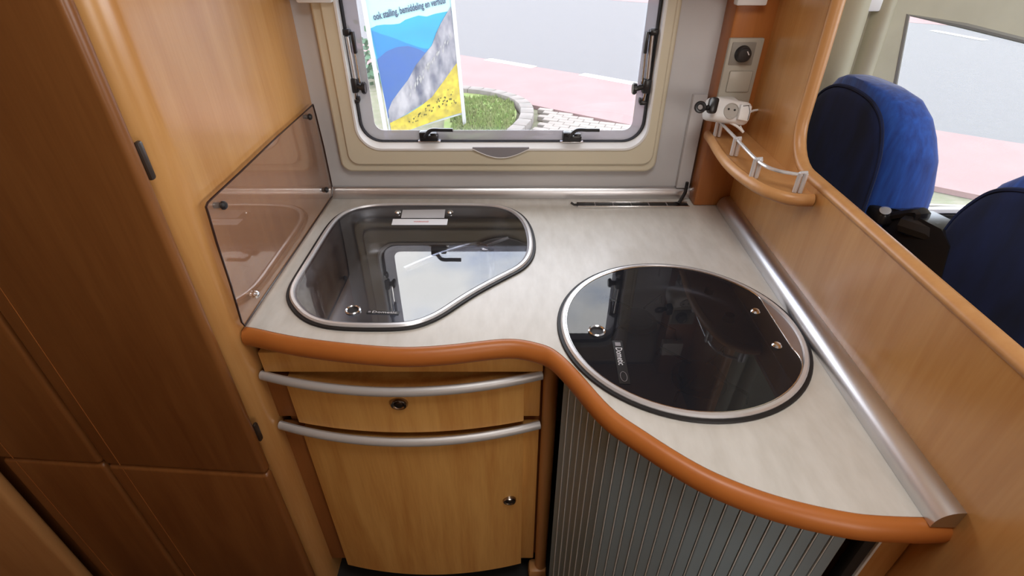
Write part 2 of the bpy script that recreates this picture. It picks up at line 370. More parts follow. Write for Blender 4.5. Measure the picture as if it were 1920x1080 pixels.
# ------------------------------------------------------------------ outside
GZ = -.5
M_ROAD = mat('asphalt', (.105, .103, .108), rough=.9, noise=(.096, .095, .10), nscale=(6, 6, 6))
M_PINK = mat('red_cycle_lane', (.21, .125, .125), rough=.9, noise=(.18, .11, .11), nscale=(3, 3, 3))
M_GRASS = mat('grass', (.11, .19, .035), rough=1, noise=(.16, .17, .07), nscale=(9, 9, 9), bump=1)
M_SOIL = mat('verge_soil', (.15, .14, .10), rough=1, noise=(.10, .11, .06), nscale=(12, 12, 12))
M_KERB = mat('kerb_concrete', (.17, .15, .14), rough=.9, noise=(.13, .12, .11), nscale=(8, 8, 8))
M_PAVER = mat('pale_paver', (.21, .185, .165), rough=.9, noise=(.17, .15, .135), nscale=(5, 5, 5))
M_DASH = mat('road_paint', (.5, .5, .5), rough=.8)
tag(MB().box((0, 20, GZ - .10), (90, 60, .1)).build('ground_verge', M_SOIL, smooth=None), kind='structure')
def gline(px, z=GZ): return onZ(px[0], px[1], z)
A = Vector((1.92, 8.6, 0)); dirv = Vector((.803, -.596, 0)); nrm = Vector((.596, .803, 0))
def band(n0, n1, z, m, name, a0=-40, a1=30):
    q = [A + dirv * a0 + nrm * n0, A + dirv * a1 + nrm * n0, A + dirv * a1 + nrm * n1, A + dirv * a0 + nrm * n1]
    return tag(MB().prism([Vector((p.x, p.y, z)) for p in q], (0, 0, -.05)).build(name, m, smooth=None), kind='structure')
band(0, 10.1, GZ, M_ROAD, 'road'); band(-2.0, 0, GZ + .004, M_PINK, 'cycle_lane_near'); band(10.1, 12.8, GZ + .004, M_PINK, 'cycle_lane_far'); band(12.8, 30, GZ + .02, M_PAVER, 'far_pavement')
dsh = [((914, 112), (1001, 127)), ((1091, 140), (1190, 158)), ((1749, 58), (1846, 76))]
DL = ['white road dash nearest the mountain sign, left of the two in the kitchen window', 'white road dash at the right side of the kitchen window', 'white road dash seen high in the cab window']
for (a, b), lab in zip(dsh, DL):
    p = gline(a); q = gline(b); t = (q - p).normalized(); s = Vector((-t.y, t.x, 0)) * .09
    tag(MB().prism([p - s + Vector((0, 0, .012)), q - s + Vector((0, 0, .012)), q + s + Vector((0, 0, .012)), p + s + Vector((0, 0, .012))], (0, 0, -.008)).build('road_dash', M_DASH, smooth=None), lab, 'road marking', 'dashed line on the road')
# grass island with a kerb
isl = spline([gline(p) for p in [(840, 262), (842, 200), (870, 178), (915, 184), (950, 194), (968, 212), (962, 234), (935, 252)]], closed=True, sub=6)
go = MB().prism([p + Vector((0, 0, .03)) for p in isl], (0, 0, -.1)).build('grass_patch', M_GRASS)
tag(go, 'patch of grass and clover inside the curved kerb beside the sign', 'grass', kind='stuff')
bl = MB()
for k in range(2600):
    p = gline((random.uniform(845, 965), random.uniform(182, 250)), GZ + .03); 
    if not (p - (isl[0] + isl[len(isl) // 2]) / 2).length < 1.05: continue
    a = random.uniform(0, 6.28); h = random.uniform(.02, .06); v = Vector((math.cos(a), math.sin(a), 0)) * .012
    vs = [bl.bm.verts.new(q) for q in (p - v, p + v, p + v.orthogonal().normalized() * .01 + Vector((0, 0, h)))]; bl.bm.faces.new(vs)
tag(bl.build('grass_blades', M_GRASS, go, None), kind='stuff')
kr = empty('kerb', gline((995, 215)), 'curved grey concrete kerb edging the grass patch', 'kerb')
kp = spline([gline(p) for p in [(862, 174), (905, 178), (945, 186), (975, 198), (988, 214), (984, 236), (962, 258)]], sub=4)
for i in range(0, len(kp) - 1, 2):
    a, b = kp[i], kp[min(i + 2, len(kp) - 1)]; d = b - a
    MB().box((a + b) / 2 + Vector((0, 0, .03)), (d.length * .96, .17, .12), .012, Matrix.Rotation(math.atan2(d.y, d.x), 3, 'Z')).build('kerb_stone', M_KERB, kr)
# pavers right of the kerb
pv = empty('paved_path', gline((1090, 235)), 'pale brick paving between the kerb and the red cycle lane', 'paving')
ux = Vector((.93, -.36, 0)).normalized(); vx = Vector((.36, .93, 0)).normalized(); o0 = gline((1090, 232)); pm = None
bx = MB().box((0, 0, 0), (.195, .095, .06), .006, seg=1); bmesh.ops.recalc_face_normals(bx.bm, faces=bx.bm.faces[:]); pme = bpy.data.meshes.new('paving_brick'); bx.bm.to_mesh(pme); bx.bm.free(); pme.materials.append(M_PAVER)
cnt = 0
for i in range(-12, 14):
    for j in range(-12, 9):
        c = o0 + ux * (i * .2 + (j % 2) * .1) + vx * (j * .1)
        if (c - A).dot(nrm) > -2.08: continue
        if min((c - k).length for k in kp) < .22: continue
        if c.x < kp[-1].x - .3 or (c - isl[0]).length < 1.0 or min((c - k).length for k in isl) < .1 or cnt > 290: continue
        o = bpy.data.objects.new('paving_brick', pme); COL.objects.link(o); o.parent = pv
        o.location = c - Vector(pv.location) + Vector((0, 0, random.uniform(-.022, -.016))); o.rotation_euler.z = math.atan2(ux.y, ux.x) + random.uniform(-.02, .02); cnt += 1

# advertising sign outside, standing on the ground
sA = Vector((-1.366, 5.87, 0)); sB = Vector((-.576, 6.40, 0)); su = (sB - sA).normalized(); sn_ = Vector((-su.y, su.x, 0)); 
sroot = empty('advertising_sign', (sA.x, sA.y, GZ), 'outdoor sign with a mountain photograph and dark lettering, seen through the kitchen window', 'sign')
def sp(x, y, off=0): return onP(x, y, sA - sn_ * off, sn_)
bq = [sp(676, -90), sp(733, 254), sp(868, 214), sp(838, -90)]
def ext(q, z): return q
M_SW = mat('sign_white', (.42, .44, .46), rough=.5)
MB().prism(bq, sn_ * .03).build('sign_board', M_SW, sroot, None)
for a, b in (((839, -100), (872, 240)), ((664, -100), (727, 268))):
    MB().sweep([sp(*a, off=.015), sp(*b, off=.015)], [(-.014, -.02), (.014, -.02), (.014, .02), (-.014, .02)], loop=True).build('sign_pole', mat('pole_white', (.45, .45, .47), rough=.4), sroot)
def layer(name, px, col, off, n2=None, ns=(5, 5, 5)):
    m = mat('print_' + name, col, rough=.6, noise=n2, nscale=ns, detail=6)
    P = [sp(x, y, off) for x, y in px]
    return MB().prism(P, sn_ * .0015).build(name, m, sroot, None)
Lx = lambda y: 692 + (y - 52) * (735 - 692) / 198.0   # left edge of print
Rx = lambda y: 848 + (y - 0) * (866 - 848) / 212.0
layer('print_sky', [(672, -90), (680, 0), (692, 52), (735, 250), (800, 232), (866, 211), (848, 0), (840, -90)], (.26, .50, .54), .004, (.34, .56, .58), (1, 1, 2))
layer('print_far_mountains', [(693, 54), (706, 48), (720, 46), (735, 46), (750, 44), (760, 37), (775, 32), (785, 29), (800, 31), (815, 26), (835, 22), (850, 20), (858, 110), (800, 150), (715, 150)], (.02, .28, .42), .006, (.02, .22, .40), (1, 1, 3))
layer('print_blue_ridge', [(697, 57), (715, 64), (735, 70), (760, 80), (790, 90), (830, 95), (840, 190), (728, 200)], (.015, .17, .38), .008, (.014, .13, .36), (1, 1, 2))
layer('print_blue_slope', [(707, 112), (725, 96), (745, 88), (765, 86), (785, 92), (800, 100), (830, 160), (760, 205), (728, 222)], (.025, .085, .30), .010, (.04, .10, .26), (2, 2, 3))
layer('print_rock_face', [(845, 12), (838, 24), (826, 45), (818, 62), (810, 85), (795, 103), (780, 122), (765, 150), (748, 172), (735, 190), (728, 208), (731, 232), (760, 215), (800, 190), (862, 150), (860, 130)], (.34, .33, .35), .012, (.05, .06, .10), (9, 9, 5))
layer('print_meadow', [(731, 231), (765, 214), (790, 198), (810, 182), (835, 148), (852, 124), (857, 118), (866, 211), (835, 220), (800, 232), (770, 243), (735, 250)], (.52, .42, .04), .014, (.26, .21, .03), (14, 14, 14))
for k in range(90):   # dark scrub dots and pale scree flecks printed on the picture
    if k < 50:
        t = random.random(); x = 765 + t * 92; y = 232 - t * 55 + random.uniform(-18, 12) * (.3 + t); c = (.06, .06, .01)
    else:
        t = random.random(); x = 768 + t * 80; y = 175 - t * 110 + random.uniform(-8, 8); c = (.30, .30, .30)
    r = random.uniform(.8, 1.9)
    if k == 0: fm = {}
    m = mat('fleck_%d' % (k < 50), c, rough=.6)
    fm.setdefault(m.name, MB()).prism([sp(x - r, y, .016), sp(x, y + r * (1.4 if k < 50 else 3), .016), sp(x + r, y, .016), sp(x + r * .6, y - r * (1.2 if k < 50 else 3.5), .016)], sn_ * .001)
for kname, mb in fm.items(): tag(mb.build('print_scrub' if kname.endswith('1') or 'True' in kname else 'print_scree', bpy.data.materials[kname], sroot, None), kind='stuff')
t0 = sp(701, 38, .016); t1 = sp(838, 5, .016)
text('sign_lettering', 'ook stalling, bemiddeling en verhuur', .092, t0, t1 - t0, (0, 0, 1), M_TEXT, sroot, width=(t1 - t0).length, bold=.0022)
# shrub left of the sign
sh = MB(); sc0 = gline((682, 168))
for k in range(260):
    q = sc0 + Vector((random.gauss(-.1, .25), random.gauss(.5, .2), abs(random.gauss(.25, .2)))); a = Vector((random.uniform(-1, 1), random.uniform(-1, 1), random.uniform(-1, 1))).normalized() * .06
    b = a.orthogonal().normalized() * .04; vs = [sh.bm.verts.new(v) for v in (q - a, q + b, q + a, q - b)]; sh.bm.faces.new(vs)
tag(sh.build('shrub', mat('shrub_leaf', (.05, .11, .06), rough=.8), smooth=None), 'small green shrub outside, left of the mountain sign', 'shrub')

# ------------------------------------------------------------------ wardrobe and side panel (left)
wd = empty('tall_wardrobe', (-.8, .9, 0), 'tall wardrobe with shade put into its reddish door colour and rounded corner post, left of the worktop', 'wardrobe')
MB().box((LX - .01, (WY + .760) / 2, 1.05), (.02, WY - .760, 2.1)).build('side_panel', W_PANEL, wd, None)
# rounded corner post: quarter round plus flat return
pts = []
cx, cy, rr = LX - .045, .747, .045
prof = [(LX, .76)] + [(cx + rr * math.cos(R(a)), cy + rr * math.sin(R(a))) for a in range(0, -91, -9)] + [(LX - .12, cy - rr), (LX - .12, .76)]
MB().prism([(a, b, 0) for a, b in prof], (0, 0, 2.1)).build('corner_post', W_PANEL, wd)
MB().box((-.95, .74, 1.05), (.66, .02, 2.1)).build('carcass', W_DARK, wd, None)
def board(name, x0, y0, x1, y1, z0, z1, th, m, parent, bev=.009):
    d = Vector((x1 - x0, y1 - y0, 0)); L = d.length; a = math.atan2(d.y, d.x)
    nrm_ = Vector((-d.y, d.x, 0)).normalized()
    return MB().box(Vector(((x0 + x1) / 2, (y0 + y1) / 2, (z0 + z1) / 2)) + nrm_ * th / 2, (L, th, z1 - z0), bev, Matrix.Rotation(a, 3, 'Z'), 4).build(name, m, parent)
ZS = .585
def wy(x): return .655 + (-.50 - x) * .07
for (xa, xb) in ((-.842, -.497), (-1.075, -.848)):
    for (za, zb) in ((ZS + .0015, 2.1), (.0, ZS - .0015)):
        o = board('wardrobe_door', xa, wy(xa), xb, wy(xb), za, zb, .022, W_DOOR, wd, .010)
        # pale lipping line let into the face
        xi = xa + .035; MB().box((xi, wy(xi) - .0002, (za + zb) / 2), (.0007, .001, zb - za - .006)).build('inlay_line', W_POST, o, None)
for zc, hh in ((onY(262, 303, .68).z, .055), (onY(491, 812, .68).z, .048)):
    MB().box((-.500, .683, zc), (.008, .012, hh), .004).build('hinge', M_DARKB, wd)
# tan board at the lower left
yb = tag(board('side_board', -1.50, wy(-1.08) - .03, -1.088, wy(-1.08) - .03, 0, .86, .03, W_LIGHT, None, .012), 'tan wooden seat board at the lower left corner beside the wardrobe', 'board')

# ------------------------------------------------------------------ partition with cab opening (right)
pr = empty('partition', (.6, .9, 0), 'beech partition with rounded opening between the worktop and the cab seats', 'partition')
pd = Vector((.0294, 1, 0)).normalized(); P0 = Vector((PX(0), 0, 0)); TH = .020
EZ = 1.115; EY = 1.025
outl = [(.10, 0), (WY - .005, 0), (WY - .005, 2.1), (EY - .10, 2.1)]
outl += [(EY - .03, 1.62), (EY, 1.45)]
rf = .085
for k in range(9):
    a = R(0 + 0); t = k / 8 * 90
    outl.append((EY - .0 - rf + rf * math.cos(R(t)), EZ + rf - rf * math.sin(R(t))))
outl = [(.10, 0), (WY - .005, 0), (WY - .005, 2.1), (EY + .012, 2.1), (EY + .012, 1.5), (EY + .004, 1.32)] + outl[6:] + [(.10, EZ)]
# plate uses u x v direction as thickness: u = pd (towards wall), v = z -> normal = +x
plate('panel', outl, [], TH, P0, pd, (0, 0, 1), W_PANEL, pr, smooth=None)
# lipping swept along the opening edge
edge = [(.10, EZ)] + list(reversed(outl[6:-1])) + [(EY + .004, 1.32), (EY + .012, 1.5), (EY + .012, 2.1)]
ep = [P0 + pd * a + Vector((TH / 2, 0, b)) for a, b in edge]
lp = [(.0, -.019), (.0, .019)]
mbp = MB(); rings = []
for i, p_ in enumerate(ep):
    a = ep[max(0, i - 1)]; b = ep[min(len(ep) - 1, i + 1)]; T = (b - a).normalized(); X = Vector((1, -.0294, 0)).normalized(); Nn = T.cross(X).normalized()
    if Nn.z < 0 and i < 3: Nn = -Nn
    rings.append([p_ + X * (.0125 * math.cos(R(t))) * (1 if 1 else 0) + (-X.cross(T)) * 0 + (X.cross(T)) * (-.016 * math.sin(R(t)) if False else .010 * math.sin(R(t))) for t in range(0, 360, 30)])
mbp.loft(rings).build('edge_lipping', W_LIGHT, pr, 60)
# corner post with the sockets
cp = tag(MB().box((.5245, 1.283, 1.50), (.096, .066, 1.2), .006).build('corner_pillar', W_POST), 'orange-brown wooden corner pillar carrying the sockets, standing on the worktop', 'pillar')

# ------------------------------------------------------------------ base cabinet, drawer and door
FR = .765
kb = empty('sink_cabinet', (-.21, FR, 0), 'base cabinet with bowed drawer and door under the sink', 'cabinet')
MB().box((-.2, FR + .005, .475), (.55, .01, .77)).build('carcass_front', W_DARK, kb, None)
MB().box((-.2, FR + .04, .045), (.55, .02, .09)).build('toe_kick', M_BLACK, kb, None)
def bowY(x, mid, ends, x0=-.49, x1=.058):
    t = (x - (x0 + x1) / 2) / ((x1 - x0) / 2); return mid + (ends - mid) * t * t
def bowed(name, x0, x1, z0, z1, parent, m, n=18):
    fr_ = []; bk = []
    for k in range(n + 1):
        x = x0 + (x1 - x0) * k / n; y = bowY(x, .706, .745); fr_.append((x, y)); bk.append((x, FR))
    b = .004
    def ring(z, ins): return [Vector((x + (ins if k == 0 else -ins if k == n else 0), y + ins, z)) for k, (x, y) in enumerate(fr_)] + [Vector((x, y, z)) for x, y in reversed(bk)]
    return MB().loft([ring(z0, b), ring(z0 + b, 0), ring(z1 - b, 0), ring(z1, b)]).build(name, m, parent)
def rail(name, z, parent, xe0=-.487, xe1=.058):
    pts = [(xe0 + (xe1 - xe0) * k / 24, 0) for k in range(25)]
    pts = [Vector((x, bowY(x, .694, .740), z)) for x, _ in pts]
    pf = [(.0085 * math.cos(R(a)), .0105 * math.sin(R(a))) for a in range(0, 360, 30)]
    return MB().sweep(pts, pf, loop=True, fixed_up=True).build(name, M_RAIL, parent)
dr = bowed('drawer', -.442, .024, .652, .778, kb, W_FRONT); rail('drawer_rail', .784, dr)
tag(dr, 'narrow bowed drawer front with oval lock')
dd = bowed('cabinet_door', -.442, .024, .085, .632, kb, W_FRONT); rail('door_rail', .640, dd)
for (z0, z1) in ((.652, .775), (.085, .628)):
    MB().box((.041, FR - .006, (z0 + z1) / 2), (.034, .014, z1 - z0), .002).build('side_strip', W_FRONT, kb)
    MB().box((-.468, FR - .006, (z0 + z1) / 2), (.048, .014, z1 - z0), .002).build('side_strip', W_DARK, kb)
MB().box((-.21, .752, .817), (.54, .026, .05), .002).build('upper_rail', W_FRONT, kb)
def knob(px, py, rx, rz, parent):
    p_ = onY(px, py, .709); x = p_.x; y = bowY(x, .706, .745)
    o = MB().lathe((x, y, p_.z), [(1.0, .002), (1.0, -.004), (.85, -.008), (.62, -.007), (.45, -.004), (0, -.005)], axis=(0, 1, 0), seg=28, sc=(rx, rz)).build('push_lock', mat('nickel', (.42, .36, .31), rough=.22, metal=1), parent)
    MB().lathe((x, y - .004, p_.z), [(.5, .0), (.45, -.004), (0, -.005)], axis=(0, 1, 0), seg=20, sc=(rx, rz)).build('lock_button', mat('nickel_dark', (.22, .18, .15), rough=.3, metal=1), o)
knob(749, 753, .0175, .0145, dr); knob(955, 951, .0160, .0125, dd)
MB().cyl((.078, .752, .03), (.078, .752, .862), .0155, seg=28).build('round_post', W_LIGHT, kb)
MB().box((.07, .75, .03), (.05, .04, .05), .01).build('post_foot', W_LIGHT, kb)

# ------------------------------------------------------------------ worktop
fe = [onZ(x, y, ZT) for x, y in [(463, 612), (480, 615), (520, 624), (570, 633), (650, 643), (740, 650), (800, 649), (860, 644), (920, 637), (965, 635), (1005, 642), (1040, 655), (1082, 693), (1143, 762), (1200, 802), (1265, 844), (1325, 878), (1387, 905), (1450, 927), (1509, 943), (1570, 956), (1630, 965)]]
last = fe[-1]; fe += [Vector((.505, last.y - .003, ZT)), Vector((PX(.35) - .0003, last.y - .002, ZT))]
fe[0].x = LX + .004
fe = smoothpts(spline(fe, sub=6), 3, False)
# sink outline
so = [(640, 100), (750, 92), (900, 90), (1100, 90), (1300, 92), (1480, 96), (1600, 118), (1690, 165), (1745, 235), (1772, 320), (1778, 410), (1755, 480), (1700, 540), (1620, 583), (1500, 645), (1350, 728), (1220, 815), (1120, 880), (1000, 930), (880, 955), (700, 960), (500, 957), (350, 945), (240, 915), (160, 870), (100, 800), (75, 740), (85, 670), (130, 590), (200, 478), (280, 350), (350, 240), (420, 170), (520, 122)]
so = [onZ(520 + u / 3.692, 360 + v / 3.692, ZT) for u, v in so]
so = smoothpts(spline(so, closed=True, sub=4), 6)
def area2(p): return sum(p[i].x * p[(i + 1) % len(p)].y - p[(i + 1) % len(p)].x * p[i].y for i in range(len(p)))
if area2(so) > 0: so.reverse()      # clockwise: right side (offset +) = inside
HC = (.303, .737); HR = .2165
ho = [Vector((HC[0] + HR * math.cos(R(-a * 4)), HC[1] + HR * math.sin(R(-a * 4)), ZT)) for a in range(90)]
wt = empty('worktop', (0, 1.0, ZT), 'pale speckled curved worktop with orange wooden edge', 'worktop')
outer = [(p.x, p.y) for p in fe] + [(PX(.36), .36), (PX(WY) - .001, WY - .001), (LX + .001, WY - .001), (LX + .001, fe[0].y)]
plate('laminate_top', outer, [[(p.x, p.y) for p in offset(so, .012)], [(p.x, p.y) for p in offset(ho, .012)]], .030, (0, 0, ZT - .030), (1, 0, 0), (0, 1, 0), M_TOP, wt, smooth=None)
lipp = [(0, -.001), (.006, .0005), (.013, -.002), (.018, -.009), (.020, -.019), (.018, -.029), (.012, -.037), (.004, -.040), (-.03, -.040), (-.03, -.031), (0, -.031)]
MB().sweep(fe, lipp, loop=True, fixed_up=True).build('edge_lipping', W_EDGE, wt)

# tambour shutter following the worktop edge
tb = empty('shutter_cupboard', (.35, .5, 0), 'cupboard with curved grey roller shutter below the hob', 'cupboard')
path = offset(fe, -.012, closed=False)
path = [p for p in path if p.x > .092 and p.x < .470 and p.y < .80]
# skip the flat stretch right of the post
L = [0]
for a, b in zip(path, path[1:]): L.append(L[-1] + (b - a).length)
def at_len(s):
    for i in range(len(L) - 1):
        if L[i + 1] >= s: t = (s - L[i]) / (L[i + 1] - L[i]); return path[i].lerp(path[i + 1], t), (path[i + 1] - path[i]).normalized()
    return path[-1], (path[-1] - path[-2]).normalized()
SP = .0192; ns = int(L[-1] / SP)
H0, H1 = .035, .862
for k in range(ns):
    p_, T = at_len((k + .5) * SP); a = math.atan2(T.y, T.x)
    MB().box((p_.x, p_.y, (H0 + H1) / 2), (SP - .0022, .007, H1 - H0), .0015, Matrix.Rotation(a, 3, 'Z'), 1).build('slat', M_SLAT, tb)
    if k:
        q, T = at_len(k * SP); nn = Vector((T.y, -T.x, 0))
        MB().box(Vector((q.x, q.y, (H0 + H1) / 2)) + nn * .0022, (.0013, .005, H1 - H0), 0, Matrix.Rotation(math.atan2(T.y, T.x), 3, 'Z')).build('slat_joint_highlight', M_JOINT, tb, None)  # pale line painted as the highlight along the joint
back = offset(path, -.02, closed=False)
for p in back: p.z = 0
MB().sweep(back, [(0, .03), (0, .86), (-.004, .86), (-.004, .03)], loop=True, fixed_up=True).build('back_liner', M_BLACK, tb)
bpy.context.view_layer.update()
e0, T = at_len(L[-1]); nn = Vector((T.y, -T.x, 0))
MB().box((e0.x + T.x * .008, e0.y + T.y * .008, .445), (.016, .018, .83), .003, Matrix.Rotation(math.atan2(T.y, T.x), 3, 'Z')).build('guide_strip', M_BLACK, tb)
MB().box((e0.x + T.x * .018, e0.y + T.y * .018, .445), (.004, .022, .83), .001, Matrix.Rotation(math.atan2(T.y, T.x), 3, 'Z')).build('guide_trim', M_JOINT, tb)
MB().box(((e0.x + .02 + PX(.36)) / 2, e0.y + .008, .43), (PX(.36) - e0.x - .022, .02, .86), .003).build('end_panel', W_PANEL, tb)

# ------------------------------------------------------------------ sealing strips (trim)
def strip(name, a, b, inward, h=.026, d=.022):
    a = Vector(a); b = Vector(b); T = (b - a).normalized()
    pf = [(0, 0), (d, 0)] + [(d * math.cos(R(t)) ** .9, .002 + (h - .002) * math.sin(R(t)) ** .9) for t in range(0, 86, 9)] + [(0, h)]
    pf = [(x * inward, z) for x, z in pf]
    return tag(MB().sweep([a, b], pf, loop=True, fixed_up=True).build(name, M_ALU), kind='structure')
strip('trim_1', (LX + .002, WY - .0005, ZT + .0005), (.477, WY - .0005, ZT + .0005), 1, h=.030, d=.016)
strip('trim_2', (PX(1.245), 1.245, ZT + .0005), (PX(.356), .356, ZT + .0005), 1, h=.030, d=.030)

# ------------------------------------------------------------------ vent slot at the back of the worktop
v0 = onZ(1082, 384, ZT + .003); v1 = onZ(1292, 386, ZT + .003); vy = v0.y; vw = v1.x - v0.x
vt = empty('vent_slot', (v0.x + vw / 2, vy, ZT), 'long narrow black vent slot with silver edges at the back of the worktop', 'vent')
MB().box((v0.x + vw / 2, vy, ZT + .0015), (vw, .023, .003), .001).build('vent_opening', M_BLACK, vt)
for s in (-1, 1): MB().box((v0.x + vw / 2, vy + s * .0125, ZT + .003), (vw, .003, .006), .001).build('vent_edge', M_CHROME, vt)
for k in range(1, 6): MB().box((v0.x + vw * k / 6.2, vy, ZT + .003), (.0025, .023, .004), .0006).build('vent_bar', M_GREY, vt)
MB().tube([(v0.x - .016, vy + .003, ZT + .008), (v0.x - .008, vy - .001, ZT + .004), (v0.x + .002, vy, ZT + .004)], .0028, 6).build('vent_hook', M_BLACK, vt)

# ------------------------------------------------------------------ sink
sk = empty('sink', (-.15, .9, ZT), 'corner-shaped steel sink under a smoked glass lid, left in the worktop', 'sink')
def ringsweep(name, pts, prof, m, parent):
    P = list(reversed(pts))   # counter-clockwise: +side = outside
    return MB().sweep(P, prof, closed=True, loop=True, fixed_up=True).build(name, m, parent)
ringsweep('gasket', so, [(.003, 0), (.0045, .002), (.003, .0045), (-.004, .0045), (-.004, 0)], M_BLACK, sk)
ringsweep('steel_rim', offset(so, .0035), [(.001, 0), (.001, .006), (-.002, .009), (-.007, .009), (-.009, .006), (-.009, 0)], M_RIM, sk)
ringsweep('inner_seal', offset(so, .0125), [(.001, 0), (.001, .0055), (-.0035, .0055), (-.0035, 0)], M_GREY, sk)
lid_o = offset(so, .0155)
lid = MB().prism([Vector((p.x, p.y, ZT + .0065)) for p in lid_o], (0, 0, .0)) if 0 else None
mb_ = MB(); mb_.bm.faces.new([mb_.bm.verts.new(Vector((p.x, p.y, ZT + .0065))) for p in reversed(lid_o)])
sl = mb_.build('glass_lid', M_SINKGL, sk, None)
ring_levels = [(.014, .004), (.016, -.004), (.024, -.012), (.030, -.030), (.034, -.085), (.042, -.108), (.060, -.120)]
rings = []
for o_, z in ring_levels:
    rings.append([Vector((p.x, p.y, ZT + z)) for p in smoothpts(offset(so, o_), 4)])
cen = sum((p for p in rings[-1]), Vector()) / len(rings[-1])
for f, z in ((.7, -.125), (.35, -.129)): rings.append([Vector((cen.x + (p.x - cen.x) * f, cen.y + (p.y - cen.y) * f, ZT + z)) for p in rings[6]])
MB().loft(rings, False, True).build('bowl', M_STEEL, sk, 60)
MB().lathe((-.30, .80, ZT - .128), [(.034, .0), (.034, .004), (.027, .003), (.022, -.002), (0, -.002)], seg=28).build('drain', M_CHROME, sk)
for a in (60, 95, 130, 165, 250, 290):
    c_, s_ = math.cos(R(a)), math.sin(R(a)); MB().tube([(-.30 + c_ * .06, .80 + s_ * .06, ZT - .1275), (-.30 + c_ * .11, .80 + s_ * .10, ZT - .124)], .0035, 6).build('drain_rib', M_CHROME, sk)
# folded tap lying inside the bowl
tp = MB().cyl((-.06, 1.09, ZT - .13), (-.06, 1.09, ZT - .035), .017, seg=20).tube(spline([(-.06, 1.09, ZT - .035), (-.09, 1.08, ZT - .022), (-.17, 1.03, ZT - .022), (-.24, .98, ZT - .028)]), .009, 10).build('folding_tap', M_CHROME, sk)
MB().tube([(-.06, 1.09, ZT - .028), (-.01, 1.12, ZT - .024)], .005, 8).build('tap_lever', M_CHROME, tp)
LZ = ZT + .007
def gring(px, py, ro, ri, parent):
    p_ = onZ(px, py, LZ); o = MB().lathe(p_, [(ri, 0), (ri, .003), ((ri + ro) / 2, .0045), (ro, .003), (ro, 0)], seg=32).build('grip_ring', M_CHROME, parent)
    MB().lathe(p_ + Vector((0, 0, .0006)), [(ri, 0), (0, 0)], seg=32).build('grip_hole', M_BLACK, o)
gring(662, 583, .0145, .0105, sl)
for x in (746, 844):
    MB().lathe(onZ(x, 399, LZ), [(.0078, 0), (.0078, .002), (.0055, .005), (0, .006)], seg=20).build('hinge_bolt', M_CHROME, sl)
def quad(name, px, m, parent, z=LZ + .0004, t=.0006):
    return MB().prism([onZ(x, y, z) for x, y in px], (0, 0, t)).build(name, m, parent, None)
quad('data_sticker', [(755, 394), (835, 393), (833, 409), (752, 409)], mat('sticker_grey', (.42, .41, .42), rough=.6), sl)
ws = quad('warning_sticker', [(737, 411), (840, 411), (838, 422), (734, 422)], mat('sticker_white', (.70, .70, .72), rough=.6), sl)
q0 = onZ(775, 416.5, LZ + .0014); q1 = onZ(803, 416.5, LZ + .0014)
text('red_lettering', 'WARNING', .009, q0, q1 - q0, (0, 1, 0), M_TEXTR, ws, width=(q1 - q0).length, depth=.0001)
def badge(a, b, hw, txt, parent, tail=False):
    a = onZ(*a, LZ + .0006); b = onZ(*b, LZ + .0006); u = (b - a).normalized(); v = Vector((-u.y, u.x, 0)); Ln = (b - a).length
    bd = MB().prism([a - v * hw, b - v * hw, b + v * hw, a + v * hw], (0, 0, .0005)).build('badge', mat('badge_black', (.010, .010, .011), rough=.3), parent, None)
    z = Vector((0, 0, .0008)); s = hw * 1.1
    o = a + u * hw * .6
    MB().prism([o - v * s / 2 + z, o + u * s - v * s / 2 + z, o + u * s + v * s / 2 + z, o + v * s / 2 + z], (0, 0, .0002)).build('badge_emblem', M_GREY, bd, None)
    tw = Ln * (.42 if tail else .78)
    text('badge_lettering', txt, hw * 1.9, o + u * s * 1.4 - v * hw * .6 + z, u, v, M_TEXTW, bd, width=tw, depth=.0001)
    if tail:
        c = b - u * hw * 1.9 + z
        MB().tube([c + u * math.cos(t) * hw * 1.3 + v * math.sin(t) * hw * .62 for t in [k * math.pi / 8 for k in range(16)]], .0004, 4, closed=True).build('badge_oval', M_GREY, bd)
badge((688, 585), (748, 587), .0045, 'Dometic', sl)

# ------------------------------------------------------------------ hob
hb = empty('gas_hob', (HC[0], HC[1], ZT), 'round gas hob under a dark glass lid, right in the worktop', 'hob')
ringsweep('gasket', ho, [(.003, 0), (.0045, .002), (.003, .0045), (-.004, .0045), (-.004, 0)], M_BLACK, hb)
ringsweep('steel_rim', offset(ho, .0035), [(.001, 0), (.001, .006), (-.002, .009), (-.007, .009), (-.0085, .006), (-.0085, 0)], M_RIM, hb)
# steel deck beyond the lid hinge, lid is cut off by a chord there
CH = .178; rl = HR - .0125; a0 = math.degrees(math.acos(CH / rl))
lidp = []
for k in range(61):
    a = a0 + 4 + (360 - 2 * (a0 + 4)) * k / 60; lidp.append(Vector((HC[0] + rl * math.cos(R(a)), HC[1] + rl * math.sin(R(a)), LZ)))
nb = 12; pa, pb = lidp[-1], lidp[0]; cpt = Vector((HC[0] + CH + .004, 0, LZ))
curve = []
c1_ = Vector((HC[0] + CH, pa.y + (.052), LZ)); c2_ = Vector((HC[0] + CH, pb.y - .052, LZ))
tangent_a = Vector((math.sin(R(a0 + 4)), math.cos(R(a0 + 4)), 0))
for (P, Q, cc) in ((pa, c1_, pa + tangent_a * .028), (c2_, pb, pb + Vector((math.sin(R(a0 + 4)), -math.cos(R(a0 + 4)), 0)) * .028)):
    for k in range(1, 9): t = k / 8; curve.append(P * (1 - t) ** 2 + cc * 2 * t * (1 - t) + Q * t * t)
lidp = lidp + curve[:-1]
mb_ = MB(); mb_.bm.faces.new([mb_.bm.verts.new(p) for p in lidp]); hl = mb_.build('glass_lid', M_HOBGL, hb, None)
